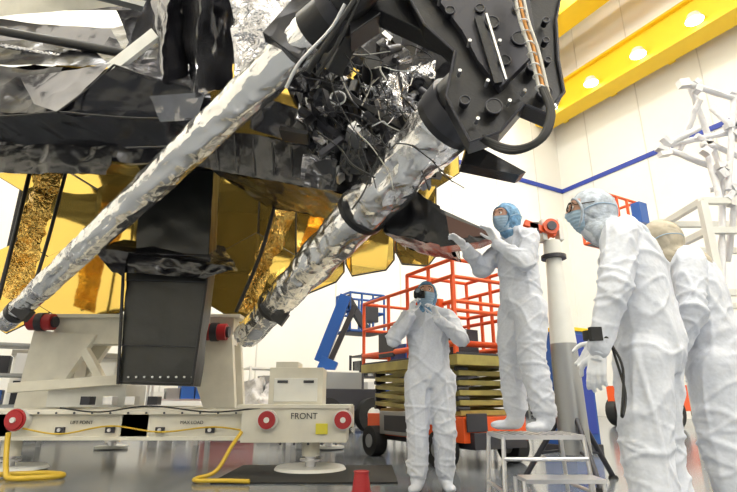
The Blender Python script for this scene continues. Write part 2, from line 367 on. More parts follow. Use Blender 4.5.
b.patch(S(92,248,5.98),S(238,268,5.88),S(206,278,5.85),S(112,272,5.9),30,6,.06,3,black,2)
b.patch(S(92,248,5.98),S(128,252,5.9),S(124,278,5.85),S(108,266,5.9),10,6,.05,3,black2,2)
b.done(T)
b=part('gold_mirror_segments')
def hexm(c,r,n,upv):
    n=n.normalized();x=upv.cross(n).normalized();y=n.cross(x)
    pts=[c+x*math.cos(math.pi/3*i+math.pi/6)*r+y*math.sin(math.pi/3*i+math.pi/6)*r for i in range(6)]
    b.prism(pts,-n*.05,gold)
    # dark bevelled edge around each segment
    b.pipe([p-n*.03 for p in pts+[pts[0]]],.018,blackm,6,False)
r=.80
for row in range(4):
    for col in range(7):
        x=-6.1+col*r*1.76+(r*.88 if row%2 else 0);z=2.62+row*r*1.53
        if (row==0 and x>-1.2) or x>.95: continue
        xx=x+2.4;y=8.0+.03*xx*xx
        n=V((-.04*xx+rr.uniform(-.04,.04),-1,-.12-.05*row+rr.uniform(-.03,.06)))
        hexm(V((x,y-row*.03,z)),r,n,V((0,0,1)))
# folded outer wing segments (lower edge of the mirror, centre of the hall)
for k,(ua,ub,vb0,vb1,yo) in enumerate(((296,344,300,282,.0),(346,394,280,270,.10),(396,436,268,266,-.04))):
    P=[S(ua,186,7.35+yo),S(ub,186,7.30),S(ub,vb1-10,7.58),S(ub-8,vb1,7.6),S(ua+6,vb0-4,7.66+yo),S(ua,vb0-16,7.64+yo)]
    b.prism(P,V((0,.06,0)),gold);b.pipe(P+[P[0]],.014,blackm,6,False)
b.box((-4.3,8.75,4.2),(4.6,.06,3.0),blackm);b.box((-.5,8.75,4.9),(3.0,.06,1.8),blackm)
b.done(T)
b=part('gold_foil_drapes')
b.patch(S(34,168,6.9),S(62,172,6.9),S(26,305,7.0),S(2,296,7.0),10,50,.12,5,goldfoil,1)
b.patch(S(282,185,6.3),S(304,190,6.2),S(252,318,6.6),S(238,310,6.7),10,50,.12,5,goldfoil,2)
b.pipe([S(30,172,6.8),S(16,230,6.8),S(-2,300,6.8)],.03,blackm,8);b.pipe([S(66,172,6.8),S(48,240,6.8),S(28,306,6.8)],.025,blackm,8)
b.pipe([S(280,185,6.2),S(262,250,6.3),S(236,312,6.5)],.025,blackm,8)
b.done(T)
b=part('backplane_frame')
for x in (-6.0,-3.4,-.8,.8): b.beam(V((x,8.9,2.8 if x<-1 else 4.2)),V((x,8.9,6)),.15,.15,dgrey)
for z in (3.2,4.6): b.beam(V((-6.4,8.9,z)),V((1.0 if z>4 else -2,8.9,z)),.15,.15,dgrey)
b.beam(V((-4.6,8.6,2.4)),V((-4.2,8.0,1.62)),.16,.16,cream);b.beam(V((-1.8,8.6,2.4)),V((-2.1,8.0,1.62)),.16,.16,cream)
b.done(T)
# ------------------------------------------------------------ white support stand
STAND=empty('support_stand',V((-2.2,6,0)))
b=B('beams')
yf=5.9
x0=S(-30,430,yf).x;x1=S(262,430,yf).x;x2=S(347,430,yf).x
b.box(((x0+x1)/2,yf+.15,.47),(x1-x0,.3,.26),cream);b.box(((x0+x1)/2,yf+.15,.62),(x1-x0,.42,.05),cream);b.box(((x0+x1)/2,yf+.15,.345),(x1-x0,.42,.04),cream)
b.box(((x1+x2)/2-.1,yf+.2,.49),(x2-x1+.2,.7,.36),cream)
b.box(((x1+x2)/2-.1,yf+.2,.68),(x2-x1+.3,.75,.04),cream)
yb=8.6
b.box(((x0-1+x2)/2,yb,.5),(x2-x0+1,.3,.32),cream)
for x in (x0+.3,-2.6,x2-.4): b.box((x,(yf+yb)/2,.5),(.3,yb-yf,.3),cream)
for u in (15,):
    c=S(u,420,yf-.12);b.cyl(c,c+V((0,.12,0)),.115,.115,wht,24);b.cyl(c-V((0,.03,0)),c,.095,.095,red,24);b.cyl(c-V((0,.05,0)),c,.03,.03,wht,12);b.torus(c,(0,1,0),.105,.015,red)
for u in (267,343):
    c=S(u,420,5.7);b.cyl(c,c+V((0,.1,0)),.11,.11,wht,24);b.cyl(c-V((0,.03,0)),c,.092,.092,red,24);b.cyl(c-V((0,.045,0)),c,.03,.03,wht,12)
for (x,y) in ((S(310,460,6.0).x,yf+.15),(x0+.4,yf+.15),(x0+.3,yb),(x2-.4,yb)):
    b.cyl((x,y,.016),(x,y,.045),.40 if y<7 else .25,.38 if y<7 else .25,wht,32);b.cyl((x,y,.03),(x,y,.2),.06,.06,alum,16);b.cyl((x,y,.15),(x,y,.36),.1,.1,cream,16)
    b.cyl((x,y,.1),(x,y,.12),.12,.12,alum,16)
ya=7.6
zt=S(140,318,ya).z;zb2=S(140,345,ya).z
xa=S(60,330,ya).x;xb_=S(236,330,ya).x
b.box(((xa+xb_)/2,ya,(zt+zb2)/2),(xb_-xa,.3,zt-zb2),cream);b.box(((xa+xb_)/2,ya,zt),(xb_-xa+.2,.45,.05),cream)
for (a1,a2,b1,b2) in ((34,96,15,48),(178,232,204,236)):
    P=[S(a1,330,ya-.2),S(a2,335,ya-.2),S(b2,392,ya-.2),S(b1,400,ya-.2)]
    P[2].z=.64;P[3].z=.64
    b.prism(P,V((0,.12,0)),cream);b.prism([p+V((0,.5,0)) for p in P],V((0,.12,0)),cream)
for u,v in ((42,322),(215,332)):
    c=S(u,v,ya-.3);b.cyl(c-V((.17,0,0)),c+V((.17,0,0)),.12,.12,red,20);b.cyl(c-V((.21,0,0)),c+V((.21,0,0)),.08,.08,dgrey,20);b.cyl(c-V((.05,0,0)),c+V((.05,0,0)),.135,.135,dgrey,20)
for x in (xa+.25,xb_-.2): b.box((x,ya+.1,(.64+zb2)/2),(.22,.3,zb2-.64),cream)
b.box((S(100,385,7).x,7.0,.80),(1.0,.6,.28),wht);b.beam(S(10,388,6.6),S(120,380,6.6),.1,.12,cream);b.beam(S(85,350,6.9),S(112,398,6.9),.12,.1,cream)
for k in range(4): b.box((S(90+k*22,388,6.5).x,6.5,.74),(.12,.14,.10),[dgrey,alum,alum,dgrey][k])
bx=S(297,388,6.1);b.box((bx.x,6.25,.90),(.62,.5,.42),cream);b.box((bx.x-.12,6.25,1.14),(.26,.4,.08),cream);b.box((bx.x,5.99,.86),(.5,.02,.26),wht)
for dx in (-.15,.15): b.box((bx.x+dx,5.98,.95),(.12,.03,.03),dgrey)
b.box((S(322,436,5.8).x,5.74,.45),(.13,.02,.11),M('label_yellow',(.7,.62,.05),.5))
for u in (60,110,160,210): c=S(u,430,yf-.02);b.box(c,(.1,.03,.06),dgrey);b.cyl(c-V((.0,.03,0)),c,.02,.02,alum,10)
for u in range(20,250,18): c=S(u,413,yf-.07);b.cyl(c,c+V((0,.02,0)),.012,.012,dgrey,8)
for u in range(280,340,14): c=S(u,444,yf-.17);b.cyl(c,c+V((0,.02,0)),.014,.014,dgrey,8)
b.pipe([S(20,428,5.83),S(60,434,5.83),S(110,426,5.83),S(160,432,5.83),S(215,427,5.83),S(262,434,5.8)],.010,yelh,8)
b.pipe([S(60,408,5.75),S(100,412,5.75),S(150,406,5.8),S(210,412,5.75),S(260,408,5.75)],.009,wireb,8)
b.done(STAND,bevel=.012)
for txt,u,v,sz in (('FRONT',290,419,.09),('LIFT POINT',70,424,.05),('MAX LOAD',180,424,.05)):
    cu=bpy.data.curves.new('label','FONT');cu.body=txt;cu.size=sz;cu.extrude=.002;cu.materials.append(blackm)
    o=bpy.data.objects.new('label',cu);scn.collection.objects.link(o);o.parent=STAND;pos=S(u,v,5.72 if txt=='FRONT' else 5.885)
    if txt=='FRONT': pos.y=5.745
    o.location=pos-STAND.location;o.rotation_euler=(math.pi/2,0,0)
b=B('yellow_air_hose')
pts=[V((-3.75,5.55,.42)),V((-3.7,5.5,.25)),V((-3.6,5.4,.09)),V((-3.45,5.25,.03)),V((-3.2,5.3,.03)),V((-3.05,5.45,.03)),V((-3.3,5.6,.03)),V((-3.7,5.5,.03)),V((-3.9,5.3,.03))]
b.pipe(pts,.026,yelh,10);b.done()
b=B('yellow_air_hose')
pts=[V((-1.35,5.66,.42)),V((-1.4,5.5,.3)),V((-1.5,5.35,.08)),V((-1.65,5.25,.03)),V((-1.6,5.1,.03)),V((-1.35,5.1,.03)),V((-1.1,5.05,.03))]
b.pipe(pts,.02,yelh,10);b.done()
b=B('black_floor_mat');b.box((-.6,5.75,.008),(1.75,1.3,.016),rubber);b.done()
b=B('red_cup');c=V((-.06,4.6,0));b.cyl(c,c+V((0,0,.17)),.08,.06,red,24);b.torus(c+V((0,0,.17)),(0,0,1),.06,.007,red);b.torus(c+V((0,0,.01)),(0,0,1),.083,.01,red);b.done()
# ------------------------------------------------------------ scissor lift
b=B('scissor_lift')
base=V((1.0,5.95,0))
def Lf(a,c,z): return base+d1*a+d2*c+V((0,0,z))
LM=RM
LW,LL=1.15,2.2
b.box(Lf(LW/2,LL/2,.42),(LW*.85,LL,.28),orange,LM);b.box(Lf(LW/2,LL/2,.30),(LW*.7,LL+.15,.18),dgrey,LM)
b.box(Lf(.06,LL*.55,.45),(.12,1.0,.30),grey,LM);b.box(Lf(-.01,LL*.55,.45),(.02,.7,.2),dgrey,LM)
for c in (.32,LL-.32):
    for a in (.02,LW-.02):
        p=Lf(a,c,.2);b.cyl(p-d1*.09,p+d1*.09,.2,.2,rubber,28);b.cyl(p-d1*.1,p+d1*.1,.09,.09,grey,16)
for k in range(5):
    z=.60+k*.115
    for a in (.18,LW-.18):
        b.beam(Lf(a,.15,z),Lf(a,LL-.15,z+.1),.06,.06,olive);b.beam(Lf(a+.07,.15,z+.1),Lf(a+.07,LL-.15,z),.06,.06,olive)
        for cc in (.15,LL/2,LL-.15): b.cyl(Lf(a-.05,cc,z+.05),Lf(a+.12,cc,z+.05),.03,.03,dgrey,12)
    b.beam(Lf(.15,.15,z),Lf(LW-.1,.15,z),.07,.06,olive);b.beam(Lf(.15,LL-.15,z+.1),Lf(LW-.1,LL-.15,z+.1),.07,.06,olive)
b.box(Lf(LW/2,LL/2,1.2),(LW,LL+.1,.12),olive,LM);b.box(Lf(LW/2,LL/2,1.27),(LW*.98,LL+.1,.03),dgrey,LM)
def rails(x0,x1,y0,y1,z0,z1,n):
    for z in (z1,(z0+z1)/2+.05,z0+.12):
        for P,Q in (((x0,y0),(x1,y0)),((x1,y0),(x1,y1)),((x1,y1),(x0,y1)),((x0,y1),(x0,y0))):
            b.pipe([Lf(P[0],P[1],z),Lf(Q[0],Q[1],z)],.026 if z>z0+.2 else .038,orange,10,False)
    for i in range(n+1):
        y=y0+(y1-y0)*i/n
        for x in (x0,x1): b.pipe([Lf(x,y,z0),Lf(x,y,z1)],.026,orange,10,False)
rails(.02,LW-.02,0,LL,1.27,2.2,3)
rails(.04,LW-.04,.0,1.0,1.27,2.42,2)
b.box(Lf(.0,.35,1.75),(.08,.3,.4),orange,LM);b.box(Lf(.0,1.5,1.5),(.03,.4,.35),dgrey,LM)
b.box(Lf(.5,.6,1.45),(.4,.5,.35),dgrey,LM);b.box(Lf(.5,1.6,1.4),(.5,.4,.25),blue,LM)
b.box(Lf(.25,-.04,.5),(.3,.02,.2),dgrey,LM)
b.done(bevel=.006)
# ------------------------------------------------------------ step platform
b=B('step_platform')
def leg(p,q,r=.014): b.pipe([p,q],r,alum,8,False)
cx,cy,zt=1.22,3.95,.50
b.box((cx,cy,zt),(.58,.46,.03),alum)
for i in range(10): b.box((cx-.25+i*.055,cy,zt+.016),(.012,.44,.004),grey)
for sx in(-.28,.28):
    for sy in (-.22,.22): leg(V((cx+sx,cy+sy,zt)),V((cx+sx*1.1,cy+sy*1.15,0)),.016)
    leg(V((cx+sx*1.08,cy-.24,.15)),V((cx+sx*1.08,cy+.24,.15)))
leg(V((cx-.31,cy-.25,.12)),V((cx+.31,cy-.25,.12)));leg(V((cx-.29,cy-.235,.36)),V((cx+.29,cy-.235,.36)))
b.box((cx+.02,cy-.42,.26),(.5,.22,.025),alum)
for sx in(-.24,.26):
    leg(V((cx+sx,cy-.5,.26)),V((cx+sx,cy-.54,0)));leg(V((cx+sx,cy-.3,.26)),V((cx+sx,cy-.3,0)));
b.done()
b=B('power_cable')
b.pipe([V((1.66,4.5,.02)),V((1.64,4.3,.02)),V((1.7,3.9,.02)),V((1.66,3.7,.02)),V((1.75,3.45,.02)),V((2.0,3.4,.02))],.012,wireb,8)
b.pipe([V((1.75,4.5,.02)),V((1.85,4.1,.02)),V((1.8,3.8,.02)),V((1.7,3.5,.02)),V((1.65,3.4,.02))],.008,wirew,8);b.done()
# ------------------------------------------------------------ tracker on tripod
b=B('laser_tracker_tripod')
x=2.0;y=5.2;h=.10
for k in range(3):
    a=k*2.094+.5;b.pipe([V((x,y,.75)),V((x+.5*math.cos(a),y+.5*math.sin(a),.02))],.028,dgrey,8,False)
    b.cyl((x+.5*math.cos(a),y+.5*math.sin(a),0),(x+.5*math.cos(a),y+.5*math.sin(a),.03),.05,.04,rubber,12)
    b.pipe([V((x,y,.3)),V((x+.35*math.cos(a),y+.35*math.sin(a),.24))],.015,dgrey,8,False)
b.cyl((x,y,.25),(x,y,1.3),.15,.13,grey,24);b.cyl((x,y,1.3),(x,y,2.1+h),.13,.08,wht,24);b.cyl((x,y,2.1+h),(x,y,2.14+h),.13,.13,dgrey,24)
b.cyl((x,y,2.14+h),(x,y,2.3+h),.1,.09,wht,24);b.box((x-.09,y,2.42+h),(.05,.14,.24),wht);b.box((x+.09,y,2.42+h),(.05,.14,.24),wht)
b.cyl((x-.03,y-.12,2.44+h),(x-.03,y+.12,2.44+h),.085,.085,orange,24);b.cyl((x-.03,y-.14,2.44+h),(x-.03,y-.11,2.44+h),.05,.05,dgrey,20)
b.beam(V((x-.3,y-.05,2.5+h)),V((x+.03,y-.05,2.36+h)),.06,.07,orange);b.box((x-.2,y-.05,2.42+h),(.1,.06,.16),dgrey)
b.done(bevel=.006)
# ------------------------------------------------------------ foil wrapped truss (right)
b=B('foil_wrapped_truss')
yy=6.0
def P(u,v,dy=0): return S(u,v,yy+dy)
segs=[((682,82),(745,102)),((690,86),(722,172)),((664,146),(760,126)),((700,100),(680,150)),((706,148),(720,200)),((722,170),(760,260)),((735,90),(728,190)),((668,150),(725,172)),((710,190),(760,180)),((735,200),(728,262)),((722,172),(722,300)),((745,100),(752,320)),((672,142),(700,128)),((696,136),(745,160)),((712,108),(745,140))]
for i,(p,q) in enumerate(segs):
    b.foiltube(P(*p,(i%3)*.15),P(*q,(i%2)*.3),.045,.04,whtw,12,24,.3,i)
for (u,v) in ((690,88),(706,148),(722,172),(735,128),(728,196),(668,147),(742,100)):
    for j in range(3): b.box(P(u+rr.uniform(-8,8),v+rr.uniform(-8,8)),(rr.uniform(.06,.16),.1,rr.uniform(.05,.13)),[whtw,alum,whtw][j],Matrix.Rotation(u+j,3,'Y'))
g=P(735,300)
for dx in (-.15,.5,1.1):
    for dy in (0,.9): b.beam(V((g.x+dx,yy+dy,0)),V((g.x+dx,yy+dy,3.2)),.09,.09,wht)
for z in (.4,1.2,2.0,2.8,3.2):
    for dy in (0,.9): b.beam(V((g.x-.15,yy+dy,z)),V((g.x+1.1,yy+dy,z)),.08,.08,wht)
    b.beam(V((g.x-.15,yy,z)),V((g.x-.15,yy+.9,z)),.08,.08,yel if z<1.5 else wht)
b.done()
b=B('equipment_cart');gx=2.95;gy=3.75
b.box((gx+.1,gy,.55),(.6,.7,.75),dgrey);b.box((gx+.1,gy,.95),(.66,.76,.05),grey);b.box((gx-.21,gy,.6),(.02,.5,.3),grey)
for sx in(-.2,.35):
    for sy in(-.28,.28): b.cyl((gx+sx-.02,gy+sy,.07),(gx+sx+.02,gy+sy,.07),.07,.07,rubber,16);b.cyl((gx+sx,gy+sy,.07),(gx+sx,gy+sy,.2),.02,.02,grey,8)
b.done(bevel=.01)
# ------------------------------------------------------------ background machines
def basket(b,c,ax,ay,w,d,h,mat,r=.035):
    c=V(c)
    for z in (0,.5*h,h):
        for P,Q in (((0,0),(w,0)),((w,0),(w,d)),((w,d),(0,d)),((0,d),(0,0))): b.pipe([c+ax*P[0]+ay*P[1]+V((0,0,z)),c+ax*Q[0]+ay*Q[1]+V((0,0,z))],r,mat,6,False)
    for i in range(4):
        for yv in (0,d): b.pipe([c+ax*w*i/3+ay*yv,c+ax*w*i/3+ay*yv+V((0,0,h))],r,mat,6,False)
    b.box(c+ax*w/2+ay*d/2,(w,d,.08),dgrey,RM)
def boom(name,foot,elbow,tip,bas,mat,bmat,k=1.0):
    b=B(name);f=V(foot)
    b.box(f+V((0,0,.75)),(2.0*k,1.4,.5),dgrey,RM);b.box(f+V((0,0,1.2)),(1.2*k,1.0,.4),grey,RM);b.box(f+V((-.1,0,1.2)),(1.5*k,.7,.5),wht,RM)
    for sx in(-.75,.75):
        for sy in(-.75,.75):
            p=f+d1*sx*k+d2*sy+V((0,0,.4));b.cyl(p-d2*.14,p+d2*.14,.4,.4,rubber,24);b.cyl(p-d2*.16,p+d2*.16,.18,.18,wht,16)
    b.beam(f+V((0,0,1.5)),V(elbow),.28,.32,mat);b.beam(V(elbow),V(tip),.26,.30,bmat);b.beam(f+V((0,0,1.3))+d1*.2,V(elbow).lerp(f,.4),.1,.1,alum)
    b.beam(V(elbow)+V((.25,0,0)),V(tip)+V((.25,0,-.25)),.12,.14,dgrey)
    basket(b,bas,d1,d2,1.3*k,.8,1.0,mat);b.beam(V(tip),V(bas)+d1*.5,.15,.2,dgrey);b.box(V(bas)+V((.5,.4,.5)),(.4,.3,.5),dgrey,RM);b.done(bevel=.01)
yb=13.0
boom('boom_lift',(S(335,400,yb).x,yb,0),S(320,362,yb),S(346,296,yb),S(350,330,yb),blue,blue,.8)
b=B('boom_lift')
f=V((8.6,15.5,0));
b.box(f+V((0,0,.8)),(2.2,1.8,.7),orange,RM)
for sx in(-.8,.8):
    for sy in(-.8,.8):
        p=f+d1*sx+d2*sy+V((0,0,.42));b.cyl(p-d2*.15,p+d2*.15,.42,.42,rubber,24)
b.beam(f+V((0,0,1.2)),S(645,300,15.5),.35,.4,orange);b.beam(S(645,300,15.5),S(640,240,15.2),.3,.3,blue)
basket(b,S(612,236,15.0),d1,d2,1.6,1.0,1.45,orange,.05);b.box(S(640,214,15.0),(.4,.3,.7),blue,RM);b.done()
def rack(name,a,bb,w,d,h,shelf,mat):
    b=B(name)
    for x in(-w/2,w/2):
        for y in(-d/2,d/2): b.box(R(a,bb,h/2)+d1*x+d2*y,(.06,.06,h),mat,RM)
    r3=random.Random(int(a*10))
    for i in range(shelf+1):
        z=.15+(h-.2)*i/shelf;b.box(R(a,bb,z),(w,d,.05),mat,RM)
        if i<shelf:
            n=6
            for j in range(n):
                hh=r3.uniform(.10,(h/shelf)*.75);b.box(R(a,bb,z+hh/2+.025)+d1*((j-n/2+.5)*w/n)+d2*r3.uniform(-.1,.1)*d,(w/n*r3.uniform(.5,.95),d*.6,hh),r3.choice([dgrey,dgrey,wht,grey,grey,cream,rubber,black,blue,alum]),RM)
    b.done()
rack('equipment_rack',14.0,3.2,1.6,.8,2.1,3,dgrey);rack('equipment_rack',11.6,2.6,1.8,.8,1.8,3,grey);rack('equipment_rack',16.8,2.0,2.2,.9,1.7,2,wht)
rack('equipment_rack',19.4,2.0,2.2,.9,2.0,3,alum);rack('equipment_rack',25.5,2.0,2.6,.9,1.8,3,alum);rack('equipment_rack',4.5,2,2.4,1,2.3,3,grey);rack('equipment_rack',29.5,2.4,3,.9,2.0,3,dgrey)
rack('equipment_rack',14.9,8.2,1.3,.6,1.6,4,dgrey);rack('equipment_rack',23.6,6.4,1.8,.7,1.7,3,grey)
b=B('blue_cabinet');c=V((3.15,8.3,0));b.box(c+V((0,0,.95)),(.6,.6,1.7),blue,RM);b.box(c+V((0,0,.05)),(.64,.64,.1),dgrey,RM);b.box(c+V((0,0,1.83)),(.64,.64,.06),yel,RM)
b.box(c-d2*.305+V((0,0,1.0)),(.5,.02,1.5),bstripe,RM);b.box(c-d2*.33+d1*.15+V((0,0,1.0)),(.03,.03,.2),alum,RM);b.done(bevel=.01)
b=B('wrapped_flight_hardware')
cxx=S(250,392,9.6).x
for k in range(3):
    b.patch(V((cxx-.8+k*.5,9.3,.66)),V((cxx-.2+k*.5,9.3,.62)),V((cxx-.25+k*.5,9.55,1.15)),V((cxx-.7+k*.5,9.6,1.05)),14,14,.14,5,whtw,k)
    b.patch(V((cxx-.25+k*.5,9.55,1.15)),V((cxx-.7+k*.5,9.6,1.05)),V((cxx-.8+k*.5,9.9,.66)),V((cxx-.2+k*.5,9.9,.62)),14,14,.14,5,whtw,k)
b.box((cxx,9.6,.58),(1.8,.8,.10),wht)
for dx in(-.8,.8):
    for dy in(-.33,.33): b.box((cxx+dx,9.6+dy,.27),(.08,.08,.54),alum)
b.done()
b=B('white_equipment_crate');b.box(R(22.4,3.6,.9),(2.2,1.2,1.5),wht,RM);b.box(R(22.4,3.6,1.7),(2.3,1.3,.12),grey,RM)
for x in(-.9,0,.9): b.box(R(22.4,4.22,.9)+d1*x,(.08,.04,1.5),alum,RM)
b.box(R(22.4,3.6,.08),(2,1,.16),dgrey,RM);b.done()
b=B('tool_chest');b.box(R(19.0,4.6,.6),(1.1,.6,.8),red,RM)
for z in(.35,.55,.75,.9): b.box(R(19.0,4.92,z),(1.0,.02,.03),alum,RM)
b.box(R(19.0,4.6,1.03),(1.15,.65,.05),dgrey,RM);b.box(R(19.0,4.6,.1),(1,.5,.2),dgrey,RM);b.done()
# ------------------------------------------------------------ people
def frame(f,up=V((0,0,1))):
    f=V(f).normalized();x=f.cross(up).normalized();z=x.cross(f);return Matrix((x,f,z)).transposed()
def remesh(bb,name,vox,smooth,mat,parent,disp=None):
    me=bpy.data.meshes.new('tmp');me.from_pydata([p-parent.location for p in bb.v],[],bb.f);me.update()
    bm=bmesh.new();bm.from_mesh(me);bmesh.ops.remove_doubles(bm,verts=bm.verts,dist=1e-5);bmesh.ops.recalc_face_normals(bm,faces=bm.faces);bm.to_mesh(me);bm.free()
    o=bpy.data.objects.new('tmp',me);scn.collection.objects.link(o)
    r=o.modifiers.new('r','REMESH');r.mode='VOXEL';r.voxel_size=vox
    if smooth: s=o.modifiers.new('s','SMOOTH');s.iterations=smooth;s.factor=.5
    dg=bpy.context.evaluated_depsgraph_get();dg.update();m2=bpy.data.meshes.new_from_object(o.evaluated_get(dg));bpy.data.objects.remove(o)
    if disp:
        ns=[v.normal.copy() for v in m2.vertices]
        for v,n in zip(m2.vertices,ns): v.co=v.co+n*disp(v.co)
    for p in m2.polygons: p.use_smooth=True
    m2.materials.clear();m2.materials.append(mat)
    o=bpy.data.objects.new(name,m2);scn.collection.objects.link(o);o.parent=parent;return o
def limb(b,p,q,r0,r1):
    b.cyl(p,q,r0,r1,suit,20);b.sphere(p,r0*.995,suit);b.sphere(q,r1*.995,suit)
def hand(parent,name,wr,d,n,side,curl,mat=glove,s=1.0):
    """wr wrist, d pointing dir, n palm normal (fingers curl to it), side = direction of the thumb side"""
    b=B(name);d=V(d).normalized();side=(V(side)-d*V(side).dot(d)).normalized();n=d.cross(side) if d.cross(side).dot(V(n))>0 else side.cross(d)
    Ls=[.072,.080,.074,.058]
    b.cyl(wr-d*.03*s,wr+d*.03*s,.028*s,.03*s,mat)
    for i in range(4):
        base=wr+side*(.03-.02*i)*s+d*(.092-.004*abs(i-1))*s
        limb(b,wr+side*(.018-.012*i)*s+d*.012*s,base,.017*s,.0115*s)
        p=base;a=0
        for j,fr in enumerate((.45,.32,.23)):
            a+=math.radians(curl)*(.7+.15*i)*(1 if j else .8)
            q=p+(d*math.cos(a)+n*math.sin(a)+side*(.06-.05*i)*(1 if j==0 else .3))*Ls[i]*fr*s
            limb(b,p,q,.0092*s,.0084*s);p=q
    p=wr+d*.02*s+side*.022*s;dirs=[(side*.75+d*.6+n*.25),(side*.35+d*.85+n*.35),(d*.9+n*.5)]
    for k,(v,l) in enumerate(zip(dirs,(.045,.034,.028))):
        q=p+v.normalized()*l*s;limb(b,p,q,(.014-.002*k)*s,(.012-.0015*k)*s);p=q
    remesh(b,name,.0042,2,mat,parent)
def person(pos,fwd,H,joint={},headf=None,heado=(0,0),hood=hoodb,lean=(0,0),hands=None,vox=.012,seed=0,goggles=False,glv=glove,hk=.94):
    E=empty('cleanroom_technician',V(pos));s=H/1.82;RR=frame(V((*fwd,0)))
    E.location=V(pos)
    J=dict(ankL=(-.12,0,.09),ankR=(.12,0,.09),kneeL=(-.115,.03,.50),kneeR=(.115,.03,.50),hipL=(-.10,0,.92),hipR=(.10,0,.92),
        shL=(-.185,0,1.475),shR=(.185,0,1.475),elL=(-.26,-.02,1.2),elR=(.26,-.02,1.2),wrL=(-.27,.08,.96),wrR=(.27,.08,.96))
    J.update(joint)
    def W(p):
        p=V(p);t=max(0,(p.z-.9)/.9);p=p+V((lean[0]*t,lean[1]*t,0));return V(pos)+RR@(p*s)
    b=B('suit')
    for S_ in 'LR':
        hip,kn,an=[W(J[k+S_]) for k in('hip','knee','ank')]
        limb(b,hip,kn,.130*s,.102*s);mid=kn.lerp(an,.5);limb(b,kn,mid,.102*s,.094*s);limb(b,mid,kn.lerp(an,.82),.094*s,.090*s);limb(b,kn.lerp(an,.82),an,.076*s,.066*s)
        fd=RR@V((.22 if S_=='R' else -.22,1,0)).normalized()
        up=V((0,0,1))
        h=an-up*.045*s
        b.sphere(h+fd*.02*s,(.048*s,.07*s,.045*s),suit,frame(fd));b.sphere(h+fd*.12*s-up*.008*s,(.052*s,.10*s,.037*s),suit,frame(fd));limb(b,an,h+fd*.06*s,.06*s,.045*s)
        sh,el,wr=[W(J[k+S_]) for k in('sh','el','wr')]
        limb(b,sh,el,.086*s,.072*s);limb(b,el,wr,.072*s,.050*s)
        c=W((J['sh'+S_][0]*.3,-.01,1.535));limb(b,c,sh,.075*s,.078*s)
    prof=[(.84,.15,.12),(.92,.186,.150),(1.02,.192,.154),(1.12,.188,.150),(1.22,.190,.148),(1.32,.196,.148),(1.41,.193,.138),(1.48,.165,.118),(1.54,.10,.09)]
    seg=28;vs=[]
    for z,rx,ry in prof:
        for i in range(seg):
            a=2*math.pi*i/seg;vs.append(W((rx*math.cos(a),ry*math.sin(a)-.005,z)))
    fs=[(j*seg+i,j*seg+(i+1)%seg,(j+1)*seg+(i+1)%seg,(j+1)*seg+i) for j in range(len(prof)-1) for i in range(seg)]+[tuple(range(seg))[::-1],tuple(range((len(prof)-1)*seg,len(prof)*seg))]
    b.add(vs,fs,suit)
    ho=V((heado[0],heado[1],0));hc=W(V((0,.03,1.685))+ho)
    limb(b,W((0,-.01,1.48)),hc-V((0,0,.10*s)),.088*s,.072*s)
    sd=V((seed*3.1,seed*1.3,seed*.7))
    joints=[W(J[k+S_])-V(pos) for S_ in 'LR' for k in ('el','knee')]+[W(J['knee'+S_]).lerp(W(J['ank'+S_]),.8)-V(pos) for S_ in 'LR']
    def ridge(x,w):
        return max(0,1-abs(x)/w)**1.5
    def disp(p):
        near=max(math.exp(-((p-j).length/.16)**2) for j in joints)
        q=V((p.x*2.4+p.z*2.0,p.y*2.4-p.z*1.6,p.z*2.4))+sd;q=q+V((noise.noise(p*1.7+sd),noise.noise(p*1.8-sd),0))*.8
        c=ridge(noise.noise(q),.12)
        q2=V((p.x*5,p.y*5,p.z*13+p.x*4))+sd*2;c2=ridge(noise.noise(q2),.22)
        q3=V((p.x*8,p.y*8,p.z*1.5+p.x*2))-sd;c3=ridge(noise.noise(q3),.22)
        q4=V((p.x*5-p.z*4,p.y*5+p.z*3,p.z*3))-sd*3;c4=ridge(noise.noise(q4),.12)
        f=.15 if p.z<.10 else 1
        return f*s*(.010*c+.015*c2*near+.013*c3*(1-near*.8)+.008*c4+.006*noise.noise(p*3+sd)-.006)
    o=remesh(b,'suit',vox,8,suit,E,disp)
    hf=V(headf) if headf else V((*fwd,0));HR=frame(hf)
    k_=s*hk
    b=B('hood');b.sphere(hc,(.102*k_,.126*k_,.145*k_),hood,HR,24,16);b.sphere(hc-hf.normalized()*.02-V((0,0,.08*s)),(.085*s,.095*s,.10*s),hood,HR)
    limb(b,hc-V((0,0,.10*s)),W((0,-.01,1.50)),.080*s,.105*s)
    def hd(p):
        a=abs(noise.noise(p*12+sd));return -.006*max(0,1-a/.15)+.005*noise.noise(p*9)
    remesh(b,'hood',.009,3,hood,E,hd)
    def HP(az,el,off=0,sc=(.096,.122,.137)):
        az=math.radians(az);el=math.radians(el);q=V((math.sin(az)*math.cos(el)*(sc[0]*k_+off),math.cos(az)*math.cos(el)*(sc[1]*k_+off),math.sin(el)*(sc[2]*k_+off)));return hc+HR@q
    g=lambda x,m,w:math.exp(-((x-m)/w)**2)
    b=B('face')
    def grid(az0,az1,e0,e1,nu,nv,offf,mat):
        vs=[HP(az0+(az1-az0)*i/nu,e0+(e1-e0)*j/nv,offf(az0+(az1-az0)*i/nu,e0+(e1-e0)*j/nv)) for j in range(nv+1) for i in range(nu+1)]
        b.add(vs,[(j*(nu+1)+i,j*(nu+1)+i+1,(j+1)*(nu+1)+i+1,(j+1)*(nu+1)+i) for j in range(nv) for i in range(nu)],mat,True)
    def nose(a,e): return .024*s*g(a,0,9)*g(e,-13,14)
